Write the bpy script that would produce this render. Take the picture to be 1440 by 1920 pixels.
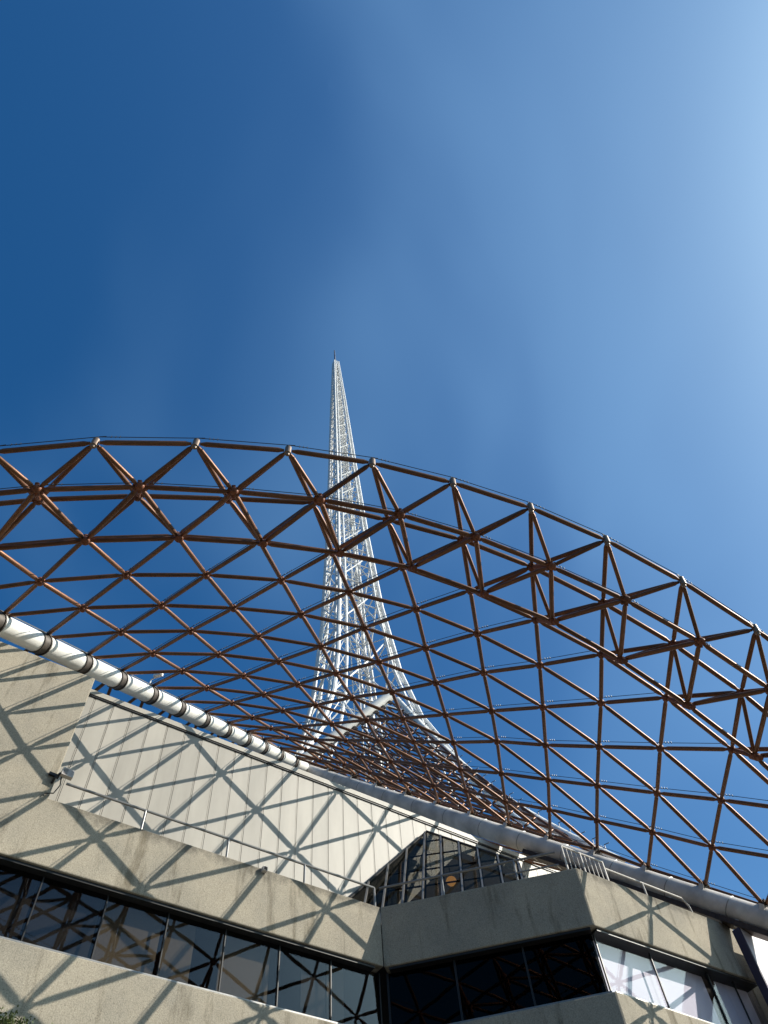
import bpy, bmesh, math, random
from mathutils import Vector, Matrix, Quaternion
random.seed(7)
scene = bpy.context.scene
for o in list(bpy.data.objects):
    bpy.data.objects.remove(o)
COL = scene.collection

# ------------------------------------------------------------------ camera
EYE = Vector((0, 0, 1.6))
FPX = 1443.0                                     # focal length in photo pixels (1440 x 1920)
CAMR = Matrix(((0.99149643, -0.13013391, 0.0),
               (0.11358349, 0.86539803, 0.48804206),
               (-0.06351082, -0.48389196, 0.87282011)))   # columns: right, down, forward
cam_data = bpy.data.cameras.new('camera')
cam = bpy.data.objects.new('camera', cam_data)
COL.objects.link(cam)
right, down, fwd = CAMR.col[0], CAMR.col[1], CAMR.col[2]
m = Matrix((right, -down, -fwd)).transposed().to_4x4()
m.translation = EYE
cam.matrix_world = m
cam_data.sensor_fit = 'VERTICAL'
cam_data.sensor_height = 24.0
cam_data.lens = 24.0 * FPX / 1920.0
cam_data.clip_end = 6000
scene.camera = cam
scene.render.resolution_x, scene.render.resolution_y = 768, 1024

# ------------------------------------------------------------------ sun and sky
SUN_EL, SUN_AZ = math.radians(35.43), math.radians(85.95)      # azimuth from +Y towards +X
SUN = Vector((math.cos(SUN_EL) * math.sin(SUN_AZ), math.cos(SUN_EL) * math.cos(SUN_AZ), math.sin(SUN_EL)))
world = bpy.data.worlds.new('World')
scene.world = world
world.use_nodes = True
wn = world.node_tree.nodes
bg = wn['Background']
sky = wn.new('ShaderNodeTexSky')
sky.sky_type = 'NISHITA'
sky.sun_disc = False
sky.sun_elevation = SUN_EL
sky.sun_rotation = SUN_AZ
sky.altitude = 0
sky.air_density = 1.0
sky.dust_density = 3.0
sky.ozone_density = 5.0
grade = wn.new('ShaderNodeHueSaturation')          # the deep, saturated blue of the photograph's sky
grade.inputs['Hue'].default_value = .5
grade.inputs['Saturation'].default_value = 1.3
world.node_tree.links.new(sky.outputs[0], grade.inputs['Color'])
balance = wn.new('ShaderNodeMix')                    # the camera's cool white balance
balance.data_type = 'RGBA'
balance.blend_type = 'MULTIPLY'
balance.inputs[0].default_value = 1.0
balance.inputs[7].default_value = (.72, .98, 1.0, 1)
world.node_tree.links.new(grade.outputs[0], balance.inputs[6])
wtc = wn.new('ShaderNodeTexCoord')                  # faint high cirrus all over the sky
wmp = wn.new('ShaderNodeMapping')
wmp.inputs['Rotation'].default_value = (.3, .5, .9)
wmp.inputs['Scale'].default_value = (1.0, .45, 1.0)
wmp.inputs['Location'].default_value = (1.48, 2.01, 4.57)
wno = wn.new('ShaderNodeTexNoise')
wno.inputs['Scale'].default_value = 2.3
wno.inputs['Detail'].default_value = 3.0
wno.inputs['Roughness'].default_value = .45
wno.inputs['Distortion'].default_value = .35
wrp = wn.new('ShaderNodeMapRange')
wrp.interpolation_type = 'SMOOTHSTEP'
wrp.inputs[1].default_value = .42
wrp.inputs[2].default_value = .78
wrp.inputs[3].default_value = 0.0
wrp.inputs[4].default_value = .15
wmx = wn.new('ShaderNodeMix')
wmx.data_type = 'RGBA'
wmx.inputs[7].default_value = (3.0, 5.6, 8.6, 1)    # thin cloud lit by the sun, in sky radiance units
wl = world.node_tree.links
wl.new(wtc.outputs['Generated'], wmp.inputs[0])
wl.new(wmp.outputs[0], wno.inputs['Vector'])
wl.new(wno.outputs['Fac'], wrp.inputs[0])
wl.new(wrp.outputs[0], wmx.inputs[0])
wl.new(balance.outputs[2], wmx.inputs[6])
wl.new(wmx.outputs[2], bg.inputs[0])
bg.inputs[1].default_value = 0.104
sun_data = bpy.data.lights.new('sun', 'SUN')
sun_data.energy = 5.0
sun_data.angle = math.radians(0.2)
sun_data.color = (1.0, 0.94, 0.84)
sun = bpy.data.objects.new('sun', sun_data)
COL.objects.link(sun)
sun.rotation_euler = (-SUN).to_track_quat('-Z', 'Y').to_euler()
sun.location = (40, 0, 40)
vs = scene.view_settings
vs.view_transform = 'Standard'
vs.look = 'None'
vs.gamma = 1.0
vs.use_curve_mapping = False
vs.exposure = 0.45

# ------------------------------------------------------------------ materials
def new_mat(name):
    mt = bpy.data.materials.new(name)
    mt.use_nodes = True
    nt = mt.node_tree
    return mt, nt, nt.nodes['Principled BSDF'], nt.nodes['Material Output']

def node(nt, kind, **kw):
    nd = nt.nodes.new(kind)
    for k, v in kw.items():
        if k in nd.inputs:
            nd.inputs[k].default_value = v
        else:
            setattr(nd, k, v)
    return nd

def coords(nt, scale=(1, 1, 1), space='Object'):
    tc = nt.nodes.new('ShaderNodeTexCoord')
    mp = nt.nodes.new('ShaderNodeMapping')
    mp.inputs['Scale'].default_value = scale
    nt.links.new(tc.outputs[space], mp.inputs[0])
    return mp.outputs[0]

def noise(nt, vec, scale, detail=4, rough=.55):
    nd = nt.nodes.new('ShaderNodeTexNoise')
    nd.inputs['Scale'].default_value = scale
    nd.inputs['Detail'].default_value = detail
    nd.inputs['Roughness'].default_value = rough
    nt.links.new(vec, nd.inputs['Vector'])
    return nd.outputs['Fac']

def ramp(nt, fac, stops):
    nd = nt.nodes.new('ShaderNodeValToRGB')
    el = nd.color_ramp.elements
    while len(el) < len(stops):
        el.new(.5)
    for e, (p, c) in zip(el, stops):
        e.position = p
        e.color = (*c, 1) if len(c) == 3 else c
    nt.links.new(fac, nd.inputs[0])
    return nd.outputs[0]

def mixcol(nt, fac, a, b, mode='MIX'):
    nd = nt.nodes.new('ShaderNodeMix')
    nd.data_type = 'RGBA'
    nd.blend_type = mode
    if isinstance(fac, (int, float)):
        nd.inputs[0].default_value = fac
    else:
        nt.links.new(fac, nd.inputs[0])
    for k, v in ((6, a), (7, b)):
        if isinstance(v, tuple):
            nd.inputs[k].default_value = (*v, 1)
        else:
            nt.links.new(v, nd.inputs[k])
    return nd.outputs[2]

def bump(nt, bsdf, h, strength=.3, dist=.01):
    nd = nt.nodes.new('ShaderNodeBump')
    nd.inputs['Strength'].default_value = strength
    nd.inputs['Distance'].default_value = dist
    nt.links.new(h, nd.inputs['Height'])
    nt.links.new(nd.outputs[0], bsdf.inputs['Normal'])

def plain(name, col, rough=.6, metal=0.0, var=.12, scale=3.0, bumps=0.0, spec=.5):
    mt, nt, b, out = new_mat(name)
    v = coords(nt)
    f = noise(nt, v, scale, 5)
    lo = tuple(c * (1 - var * 1.6) for c in col)
    hi = tuple(min(1, c * (1 + var)) for c in col)
    nt.links.new(ramp(nt, f, [(.3, lo), (.7, hi)]), b.inputs['Base Color'])
    b.inputs['Roughness'].default_value = rough
    b.inputs['Metallic'].default_value = metal
    b.inputs['Specular IOR Level'].default_value = spec
    if bumps:
        bump(nt, b, noise(nt, v, scale * 8, 4), bumps, .01)
    return mt

def make_concrete(name, base, rim=None):
    mt, nt, b, out = new_mat(name)
    v = coords(nt)
    vs_ = coords(nt, (1, 1, .16))
    fine = noise(nt, v, 46, 3, .8)
    grain = noise(nt, v, 120, 2, .6)
    big = noise(nt, v, .9, 5)
    streak = noise(nt, vs_, 3.2, 6, .65)
    c = mixcol(nt, 1.0, ramp(nt, fine, [(.34, tuple(x * .7 for x in base)), (.5, base), (.68, tuple(x * 1.2 for x in base))]),
               ramp(nt, grain, [(.32, (.7, .68, .66)), (.5, (1, 1, 1)), (.8, (1.1, 1.1, 1.1))]), 'MULTIPLY')
    c = mixcol(nt, 1.0, c, ramp(nt, big, [(.3, (.78, .79, .78)), (.65, (1.06, 1.04, .98))]), 'MULTIPLY')
    c = mixcol(nt, 1.0, c, ramp(nt, streak, [(.32, (.56, .54, .5)), (.46, (1, 1, 1))]), 'MULTIPLY')
    pits = nt.nodes.new('ShaderNodeTexVoronoi')
    pits.inputs['Scale'].default_value = 9
    nt.links.new(v, pits.inputs['Vector'])
    c = mixcol(nt, 1.0, c, ramp(nt, pits.outputs['Distance'], [(.04, (.5, .47, .43)), (.10, (1, 1, 1))]), 'MULTIPLY')
    if rim:                                   # lichen and soot mottling along the weathered top edge: z = a + b*u
        a_, b_ = rim
        dt = nt.nodes.new('ShaderNodeVectorMath'); dt.operation = 'DOT_PRODUCT'
        dt.inputs[1].default_value = (-b_ * math.cos(math.radians(41.5)), -b_ * math.sin(math.radians(41.5)), 1)
        nt.links.new(v, dt.inputs[0])
        mr = node(nt, 'ShaderNodeMapRange'); mr.interpolation_type = 'SMOOTHSTEP'
        mr.inputs[1].default_value = a_ - .42; mr.inputs[2].default_value = a_ + .03; mr.inputs[3].default_value = 0; mr.inputs[4].default_value = .42
        nt.links.new(dt.outputs['Value'], mr.inputs[0])
        lt = node(nt, 'ShaderNodeMath', operation='LESS_THAN'); lt.inputs[1].default_value = a_ + .06
        nt.links.new(dt.outputs['Value'], lt.inputs[0])
        ad = node(nt, 'ShaderNodeMath', operation='ADD')
        nt.links.new(mr.outputs[0], ad.inputs[0]); nt.links.new(noise(nt, v, 3.1, 6, .75), ad.inputs[1])
        st = node(nt, 'ShaderNodeMapRange'); st.inputs[1].default_value = .66; st.inputs[2].default_value = .96; st.inputs[3].default_value = 0; st.inputs[4].default_value = .62
        nt.links.new(ad.outputs[0], st.inputs[0])
        ml = node(nt, 'ShaderNodeMath', operation='MULTIPLY')
        nt.links.new(st.outputs[0], ml.inputs[0]); nt.links.new(lt.outputs[0], ml.inputs[1])
        du = nt.nodes.new('ShaderNodeVectorMath'); du.operation = 'DOT_PRODUCT'      # only along the low parapet, not across the tall wall
        du.inputs[1].default_value = (math.cos(math.radians(41.5)), math.sin(math.radians(41.5)), 0)
        nt.links.new(v, du.inputs[0])
        uu = node(nt, 'ShaderNodeMapRange'); uu.inputs[1].default_value = 2.05; uu.inputs[2].default_value = 2.5; uu.inputs[3].default_value = 0; uu.inputs[4].default_value = 1
        nt.links.new(du.outputs['Value'], uu.inputs[0])
        m2 = node(nt, 'ShaderNodeMath', operation='MULTIPLY')
        nt.links.new(ml.outputs[0], m2.inputs[0]); nt.links.new(uu.outputs[0], m2.inputs[1])
        c = mixcol(nt, m2.outputs[0], c, (.075, .066, .052))
    nt.links.new(c, b.inputs['Base Color'])
    b.inputs['Roughness'].default_value = .92
    b.inputs['Specular IOR Level'].default_value = .2
    bump(nt, b, fine, .5, .012)
    return mt

def make_glass(name, tint, refl_lo, refl_tint=(1, 1, 1)):
    mt, nt, b, out = new_mat(name)
    nt.nodes.remove(b)
    tr = node(nt, 'ShaderNodeBsdfTransparent'); tr.inputs[0].default_value = (*tint, 1)
    gl = node(nt, 'ShaderNodeBsdfGlossy'); gl.inputs['Roughness'].default_value = .015
    gl.inputs['Color'].default_value = (*refl_tint, 1)
    v = coords(nt)
    nb = nt.nodes.new('ShaderNodeBump'); nb.inputs['Strength'].default_value = .05; nb.inputs['Distance'].default_value = .03
    nt.links.new(noise(nt, v, 1.3, 1), nb.inputs['Height'])
    nt.links.new(nb.outputs[0], gl.inputs['Normal'])
    lw = node(nt, 'ShaderNodeLayerWeight'); lw.inputs[0].default_value = .5      # Schlick term, same for both faces of the pane
    pw = node(nt, 'ShaderNodeMath', operation='POWER'); pw.inputs[1].default_value = 5.0
    nt.links.new(lw.outputs['Facing'], pw.inputs[0])
    mr = node(nt, 'ShaderNodeMapRange')
    mr.inputs[1].default_value = 0; mr.inputs[2].default_value = 1
    mr.inputs[3].default_value = refl_lo; mr.inputs[4].default_value = 1
    nt.links.new(pw.outputs[0], mr.inputs[0])
    mx = node(nt, 'ShaderNodeMixShader')
    nt.links.new(mr.outputs[0], mx.inputs[0]); nt.links.new(tr.outputs[0], mx.inputs[1]); nt.links.new(gl.outputs[0], mx.inputs[2])
    nt.links.new(mx.outputs[0], out.inputs[0])
    return mt

M = {}
M['concrete'] = make_concrete('exposed_aggregate_concrete', (.385, .345, .28))
M['concrete_left'] = make_concrete('weathered_parapet_concrete', (.385, .345, .28), (12.02, .044))
M['concrete_right'] = make_concrete('weathered_bay_concrete', (.385, .345, .28), (11.50, .060))
def make_bronze(name, col, rough, metal):
    mt, nt, b, out = new_mat(name)
    v = coords(nt, space='Generated')
    oi = nt.nodes.new('ShaderNodeObjectInfo')
    ad = nt.nodes.new('ShaderNodeVectorMath'); ad.operation = 'ADD'
    nt.links.new(v, ad.inputs[0]); nt.links.new(oi.outputs['Random'], ad.inputs[1])
    f = noise(nt, ad.outputs[0], 6, 6, .65)
    c = ramp(nt, f, [(.32, tuple(x * .45 for x in col)), (.52, col), (.74, (col[0] * 1.5, col[1] * 1.4, col[2] * 1.35))])
    hs = nt.nodes.new('ShaderNodeHueSaturation')
    mr = node(nt, 'ShaderNodeMapRange'); mr.inputs[3].default_value = .8; mr.inputs[4].default_value = 1.2
    nt.links.new(oi.outputs['Random'], mr.inputs[0]); nt.links.new(mr.outputs[0], hs.inputs['Value'])
    nt.links.new(c, hs.inputs['Color'])
    nt.links.new(hs.outputs[0], b.inputs['Base Color'])
    b.inputs['Roughness'].default_value = rough
    b.inputs['Metallic'].default_value = metal
    return mt
M['bronze'] = make_bronze('bronze_coated_tube', (.175, .075, .032), .48, .42)
M['rust'] = make_bronze('rusty_bronze', (.19, .06, .02), .6, .1)
M['hub_pale'] = plain('pale_node_metal', (.22, .15, .10), .45, .3)
M['white'] = plain('white_painted_steel', (.76, .745, .69), .5, 0, .10, 1.4)
M['white_dirty_shade'] = plain('weathered_shade_white_steel', (.62, .57, .51), .6, 0, .22, 1.6)  # weathered white, also toned down to put shade into the right beam
M['tower'] = plain('white_tower_steel', (.74, .735, .71), .5, 0, .08, .4)
M['panel'] = None
def make_panel():
    mt, nt, b, out = new_mat('painted_cladding')
    v = coords(nt, (1, 1, .22))
    oi = nt.nodes.new('ShaderNodeObjectInfo')
    f = noise(nt, v, 2.4, 5)
    c = ramp(nt, f, [(.25, (.32, .292, .242)), (.7, (.405, .37, .308))])
    hs = nt.nodes.new('ShaderNodeHueSaturation')
    mr = node(nt, 'ShaderNodeMapRange'); mr.inputs[3].default_value = .88; mr.inputs[4].default_value = 1.06
    nt.links.new(oi.outputs['Random'], mr.inputs[0]); nt.links.new(mr.outputs[0], hs.inputs['Value'])
    nt.links.new(c, hs.inputs['Color']); nt.links.new(hs.outputs[0], b.inputs['Base Color'])
    b.inputs['Roughness'].default_value = .55
    bump(nt, b, noise(nt, v, 1.1, 2), .25, .02)
    return mt
M['panel'] = make_panel()
M['dark'] = plain('dark_frame_metal', (.018, .017, .016), .5, .2)
M['black'] = plain('dark_void', (.012, .012, .013), .9)
M['bracket'] = plain('dark_brown_bracket', (.055, .035, .025), .6, .3, .3, 9)
M['clamp'] = plain('weathered_clamp', (.075, .06, .048), .6, .2, .35, 7)
M['steel'] = plain('galvanised_rail', (.24, .235, .225), .42, .55, .12, 8)
M['mullion'] = plain('anodised_mullion', (.22, .21, .195), .4, .5, .08, 5)
M['mullion_dark'] = plain('bronze_mullion', (.028, .026, .024), .4, .4, .1, 5)
M['wire'] = plain('bird_wire', (.03, .045, .07), .5, .3)
M['glass'] = make_glass('tinted_window_glass', (.64, .63, .61), .036, (.80, .90, 1.0))
M['glass_clear'] = make_glass('clear_window_glass', (.93, .93, .95), .012)
M['glass_dark'] = make_glass('smoked_glass', (.16, .17, .165), .02, (.6, .5, .42))
M['glass_roof'] = make_glass('grey_skylight_glass', (.45, .45, .43), .012, (.42, .40, .36))
def make_blind(name, col):
    mt, nt, b, out = new_mat(name)
    v = coords(nt)
    wv = nt.nodes.new('ShaderNodeTexWave'); wv.bands_direction = 'Z'
    wv.inputs['Scale'].default_value = 14; wv.inputs['Distortion'].default_value = .15
    nt.links.new(v, wv.inputs['Vector'])
    c = mixcol(nt, wv.outputs['Fac'], tuple(x * .7 for x in col), col)
    nt.links.new(c, b.inputs['Base Color'])
    b.inputs['Roughness'].default_value = .8
    return mt
M['blind_brown'] = make_blind('brown_slat_blind', (.33, .27, .20))
M['blind_grey'] = make_blind('grey_slat_blind', (.05, .047, .05))
M['curtain'] = plain('lavender_white_curtain', (.70, .665, .70), .8, 0, .05, 1.2)
M['banner'] = plain('white_banner_fabric', (.82, .78, .79), .7, 0, .03, 2)
M['navy'] = plain('dark_navy_return', (.035, .03, .06), .7)
M['lamp_amber'] = plain('amber_timber', (.55, .25, .07), .5)
M['interior'] = plain('room_lining', (.10, .09, .08), .9)
M['paving'] = None
def make_paving():
    mt, nt, b, out = new_mat('bluestone_paving')
    v = coords(nt)
    br = nt.nodes.new('ShaderNodeTexBrick')
    br.inputs['Scale'].default_value = 1.0
    br.inputs['Color1'].default_value = (.07, .068, .064, 1); br.inputs['Color2'].default_value = (.09, .087, .08, 1)
    br.inputs['Mortar'].default_value = (.05, .05, .045, 1); br.inputs['Mortar Size'].default_value = .012
    nt.links.new(v, br.inputs['Vector'])
    c = mixcol(nt, 1.0, br.outputs[0], ramp(nt, noise(nt, v, .6, 6), [(.3, (.75, .75, .75)), (.7, (1.1, 1.1, 1.1))]), 'MULTIPLY')
    nt.links.new(c, b.inputs['Base Color']); b.inputs['Roughness'].default_value = .85
    return mt
M['paving'] = make_paving()
def make_leaf():
    mt, nt, b, out = new_mat('leaf_green')
    v = coords(nt)
    nt.links.new(ramp(nt, noise(nt, v, 9, 3), [(.3, (.035, .06, .012)), (.7, (.12, .15, .03))]), b.inputs['Base Color'])
    b.inputs['Roughness'].default_value = .6
    return mt
M['leaf'] = make_leaf()

# ------------------------------------------------------------------ helpers
def mesh_obj(name, verts, faces, mat, parent=None, smooth=False):
    me = bpy.data.meshes.new(name)
    me.from_pydata([tuple(v) for v in verts], [], faces)
    me.materials.append(mat)
    me.update()
    bm = bmesh.new(); bm.from_mesh(me)
    bmesh.ops.recalc_face_normals(bm, faces=bm.faces[:])
    bm.to_mesh(me); bm.free()
    if smooth:
        for p in me.polygons:
            p.use_smooth = True
    return link(bpy.data.objects.new(name, me), parent)

def link(o, parent=None):
    COL.objects.link(o)
    if parent is not None:
        o.parent = parent
        o.matrix_parent_inverse = world_of(parent).inverted()
    return o

WORLD = {}
def world_of(o):
    """world matrix of an object placed by us (no depsgraph update needed)"""
    mloc = o.matrix_basis
    if o.parent is None:
        return mloc.copy()
    return world_of(o.parent) @ o.matrix_parent_inverse @ mloc

def thing(name, label, cat, loc=(0, 0, 0), group=None):
    o = bpy.data.objects.new(name, None)
    COL.objects.link(o)
    o.location = loc
    o.empty_display_size = .5
    return tag(o, label, cat, group)

def tag(o, label=None, cat=None, group=None, kind=None):
    if label: o['label'] = label
    if cat: o['category'] = cat
    if group: o['group'] = group
    if kind: o['kind'] = kind
    return o

class MB:
    """collects shapes into one mesh"""
    def __init__(self): self.v = []; self.f = []
    def add(self, vs_, fs):
        b = len(self.v)
        self.v += [Vector(v) for v in vs_]
        self.f += [tuple(i + b for i in f) for f in fs]
        return self
    def prism(self, poly, off):
        """poly: list of 3D points (planar), extruded by vector off"""
        k = len(poly); off = Vector(off)
        vs_ = [Vector(p) for p in poly] + [Vector(p) + off for p in poly]
        fs = [tuple(range(k)), tuple(range(2 * k - 1, k - 1, -1))]
        fs += [(i, i + k, (i + 1) % k + k, (i + 1) % k) for i in range(k)]
        return self.add(vs_, fs)
    def box(self, c, ex, ey, ez):
        c, ex, ey, ez = map(Vector, (c, ex, ey, ez))
        return self.prism([c - ex - ey - ez, c + ex - ey - ez, c + ex + ey - ez, c - ex + ey - ez], ez * 2)
    def tube(self, a, b, r0, r1=None, n=8, caps=True):
        return self.path([a, b], [r0, r0 if r1 is None else r1], n, caps)
    def path(self, pts, rad, n=8, caps=True):
        pts = [Vector(p) for p in pts]
        if not isinstance(rad, (list, tuple)): rad = [rad] * len(pts)
        ref = None; rings = []
        for i, p in enumerate(pts):
            t = (pts[min(i + 1, len(pts) - 1)] - pts[max(i - 1, 0)]).normalized()
            if ref is None:
                ref = Vector((0, 0, 1)) if abs(t.z) < .9 else Vector((1, 0, 0))
            x = ref.cross(t).normalized(); y = t.cross(x); ref = y.cross(t) if False else ref
            rings.append([p + (x * math.cos(2 * math.pi * j / n) + y * math.sin(2 * math.pi * j / n)) * rad[i] for j in range(n)])
        vs_ = [v for r in rings for v in r]; fs = []
        for i in range(len(pts) - 1):
            for j in range(n):
                fs.append((i * n + j, i * n + (j + 1) % n, (i + 1) * n + (j + 1) % n, (i + 1) * n + j))
        if caps:
            fs += [tuple(range(n - 1, -1, -1)), tuple((len(pts) - 1) * n + j for j in range(n))]
        return self.add(vs_, fs)
    def build(self, name, mat, parent=None, smooth=False):
        return mesh_obj(name, self.v, self.f, mat, parent, smooth)

def smooth_by_angle(o, ang=40):
    me = o.data
    for p in me.polygons: p.use_smooth = True
    bm = bmesh.new(); bm.from_mesh(me)
    for e in bm.edges:
        if len(e.link_faces) == 2 and e.calc_face_angle(0) > math.radians(ang): e.smooth = False
    bm.to_mesh(me); bm.free()
    return o

# unit strut: tapered tube from z=0 to z=1, shared by all lattice members
def strut_mesh(name, r, mat, taper=.62, n=10):
    mb = MB()
    mb.path([(0, 0, .0), (0, 0, .02), (0, 0, .07), (0, 0, .5), (0, 0, .93), (0, 0, .98), (0, 0, 1)],
            [r * taper, r * taper, r, r * 1.02, r, r * taper, r * taper], n, False)
    me = bpy.data.meshes.new(name)
    me.from_pydata([tuple(v) for v in mb.v], [], mb.f)
    me.materials.append(mat)
    for p in me.polygons: p.use_smooth = True
    return me

def place_strut(name, me, a, b, parent, gap=0.0, scale=1.0):
    a, b = Vector(a), Vector(b)
    d = b - a; L = d.length; u = d / L
    a2 = a + u * gap
    q = u.to_track_quat('Z', 'Y').to_matrix().to_4x4()
    o = bpy.data.objects.new(name, me)
    o.matrix_basis = Matrix.Translation(a2) @ q @ Matrix.Diagonal((scale, scale, L - 2 * gap, 1))
    return link(o, parent)

def place_at(name, me, p, axis, parent, s=1.0):
    q = Vector(axis).normalized().to_track_quat('Z', 'Y').to_matrix().to_4x4()
    o = bpy.data.objects.new(name, me)
    o.matrix_basis = Matrix.Translation(p) @ q @ Matrix.Scale(s, 4)
    return link(o, parent)

def unit_mesh(name, mb, mat, smooth=True):
    me = bpy.data.meshes.new(name)
    me.from_pydata([tuple(v) for v in mb.v], [], mb.f)
    me.materials.append(mat)
    bm = bmesh.new(); bm.from_mesh(me)
    bmesh.ops.recalc_face_normals(bm, faces=bm.faces[:])
    if smooth:
        for f in bm.faces: f.smooth = True
        for e in bm.edges:
            if len(e.link_faces) == 2 and e.calc_face_angle(0) > math.radians(40): e.smooth = False
    bm.to_mesh(me); bm.free()
    return me

# building frame: u along the lit walls, c outwards (distance plane from the eye), z up
TH = math.radians(41.5)
BW = Vector((math.cos(TH), math.sin(TH), 0))
BN = Vector((math.sin(TH), -math.cos(TH), 0))
def B(u, c, z):
    p = BW * u + BN * c
    return Vector((p.x, p.y, z))
Z = Vector((0, 0, 1))
CL, CP, CR = -12.95, -14.83, -9.45          # planes: left concrete wall, cladding wall, right concrete wall
U_IN, U_OUT = 9.79, 12.57
IN, OUT = B(U_IN, CL, 0), B(U_OUT, CR, 0)
FD = (OUT - IN).normalized()                  # frontal wall direction
FLEN = (OUT - IN).length
FN = Vector((FD.y, -FD.x, 0))                 # frontal outward normal (towards the eye)
if FN.dot(Vector((0, -1, 0))) < 0: FN = -FN
def Fp(t, d, z):
    p = IN + FD * t + FN * d
    return Vector((p.x, p.y, z))
def ray(px, py):
    d = CAMR @ Vector((px - 720, py - 960, FPX))
    return d.normalized()
def on_plane(px, py, p0, nrm):
    r = ray(px, py)
    return EYE + r * ((Vector(p0) - EYE).dot(nrm) / r.dot(nrm))

# ------------------------------------------------------------------ ground
g = MB().prism([(-900, -900, -.3), (900, -900, -.3), (900, 900, -.3), (-900, 900, -.3)], (0, 0, .3)).build('ground', M['paving'])
tag(g, 'grey stone paving of the forecourt', None, kind='structure')

# ------------------------------------------------------------------ theatre building
bld = thing('theatre_building', 'zigzag concrete theatre building with ribbon windows and cream cladding under the canopy', 'building', tuple(B(8, CL, 0)))
G = .044
def zt(u): return 12.02 + G * u      # parapet top
def zw(u): return 10.68 + G * u      # window head
def zs(u): return 9.315 + G * u      # sill
UL = -9.0
def uz_prism(pts, c0, c1):
    return MB().prism([B(u, c0, z) for u, z in pts], BN * (c1 - c0))
W = uz_prism([(UL, zw(UL)), (U_IN, zw(U_IN)), (U_IN, zt(U_IN)), (2.10, zt(2.1)), (2.10, 15.48), (UL, 15.0)], CL, CL - .42)
W.build('concrete_wall', M['concrete_left'], bld)
uz_prism([(UL, 0), (U_IN, 0), (U_IN, zs(U_IN)), (UL, zs(UL))], CL, CL - .42).build('concrete_wall', M['concrete'], bld)
# frontal bay
def zft(t): return 12.45 - .20 * t / FLEN
def zfw(t): return 11.10 - .16 * t / FLEN
def zfs(t): return 9.735 - .11 * t / FLEN
def f_prism(pts, d0, d1):
    return MB().prism([Fp(t, d0, z) for t, z in pts], FN * (d1 - d0))
f_prism([(0, zfw(0)), (FLEN, zfw(FLEN)), (FLEN, zft(FLEN)), (0, zft(0))], 0, -.42).build('concrete_wall', M['concrete'], bld)
f_prism([(0, 0), (FLEN, 0), (FLEN, zfs(FLEN)), (0, zfs(0))], 0, -.42).build('concrete_wall', M['concrete'], bld)
# right bay
UR = 17.85
def zrt(u): return 12.25 + .060 * (u - U_OUT)
def zrw(u): return 10.93 + .058 * (u - U_OUT)
def zrs(u): return 9.625 + .036 * (u - U_OUT)
uz_prism([(U_OUT, zrw(U_OUT)), (UR, zrw(UR)), (UR, zrt(UR)), (U_OUT, zrt(U_OUT))], CR, CR - .42).build('concrete_wall', M['concrete_right'], bld)
uz_prism([(U_OUT, 0), (UR, 0), (UR, zrs(UR)), (U_OUT, zrs(U_OUT))], CR, CR - .42).build('concrete_wall', M['concrete'], bld)
for o_ in [c_ for c_ in COL.objects if c_.name.startswith('concrete_wall')]:
    bv = o_.modifiers.new('worn_edge', 'BEVEL'); bv.width = .022; bv.segments = 2
# steel drip edge under each spandrel
uz_prism([(UL, zw(UL) - .055), (U_IN - .2, zw(U_IN - .2) - .055), (U_IN - .2, zw(U_IN - .2) - .003), (UL, zw(UL) - .003)], CL - .05, CL - .40).build('drip_edge', M['dark'], bld)
f_prism([(.1, zfw(.1) - .05), (FLEN - .1, zfw(FLEN - .1) - .05), (FLEN - .1, zfw(FLEN - .1) - .003), (.1, zfw(.1) - .003)], -.04, -.40).build('drip_edge', M['dark'], bld)
uz_prism([(U_OUT + .1, zrw(U_OUT) - .055), (UR, zrw(UR) - .055), (UR, zrw(UR) - .003), (U_OUT + .1, zrw(U_OUT) - .003)], CR - .05, CR - .40).build('drip_edge', M['dark'], bld)
# thin sill flashing
uz_prism([(UL, zs(UL) + .002), (U_IN - .05, zs(U_IN) + .002), (U_IN - .05, zs(U_IN) + .03), (UL, zs(UL) + .03)], CL - .02, CL - .30).build('sill', M['steel'], bld)
f_prism([(.05, zfs(0) + .002), (FLEN - .06, zfs(FLEN) + .002), (FLEN - .06, zfs(FLEN) + .03), (.05, zfs(0) + .03)], -.02, -.30).build('sill', M['steel'], bld)
uz_prism([(U_OUT + .06, zrs(U_OUT) + .002), (UR, zrs(UR) + .002), (UR, zrs(UR) + .03), (U_OUT + .06, zrs(U_OUT) + .03)], CR - .02, CR - .30).build('sill', M['steel'], bld)

# terrace slab, room floor and room back so that the rooms are closed
def slab(name, z0, z1, inset, back, mat):
    pts = [B(UL, CL - inset, z0), B(U_IN, CL - inset, z0)]
    pts += [Fp(inset * .2, -inset, z0), Fp(FLEN - inset * .4, -inset, z0), B(UR, CR - inset, z0), B(UR + 4, back, z0), B(UL, back, z0)]
    MB().prism(pts, (0, 0, z1 - z0)).build(name, mat, bld)
slab('terrace_slab', 11.52, 11.9, .40, -19.5, M['interior'])
slab('room_floor', 8.6, 8.9, .40, -19.5, M['interior'])
uz_prism([(UL, 8.9), (U_IN + 2, 8.9), (U_IN + 2, 11.52), (UL, 11.52)], -17.2, -17.4).build('room_back_wall', M['interior'], bld)

# windows
def window(frame_pts, pane_pts, off, gmat, back=None, back_mat=None, back_off=.22, shade=None):
    """frame bar at the left of the bay (thin mullion), one pane, optional blind behind it"""
    f = MB()
    for p in frame_pts:
        f.prism(p, -off * .035)
    fo = f.build('window', M['mullion_dark'], bld)
    MB().prism(pane_pts, -off * .012).build('pane', gmat, fo)
    if back:
        MB().prism(back, -off * .02).build('blind', back_mat, fo)
    return fo

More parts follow.
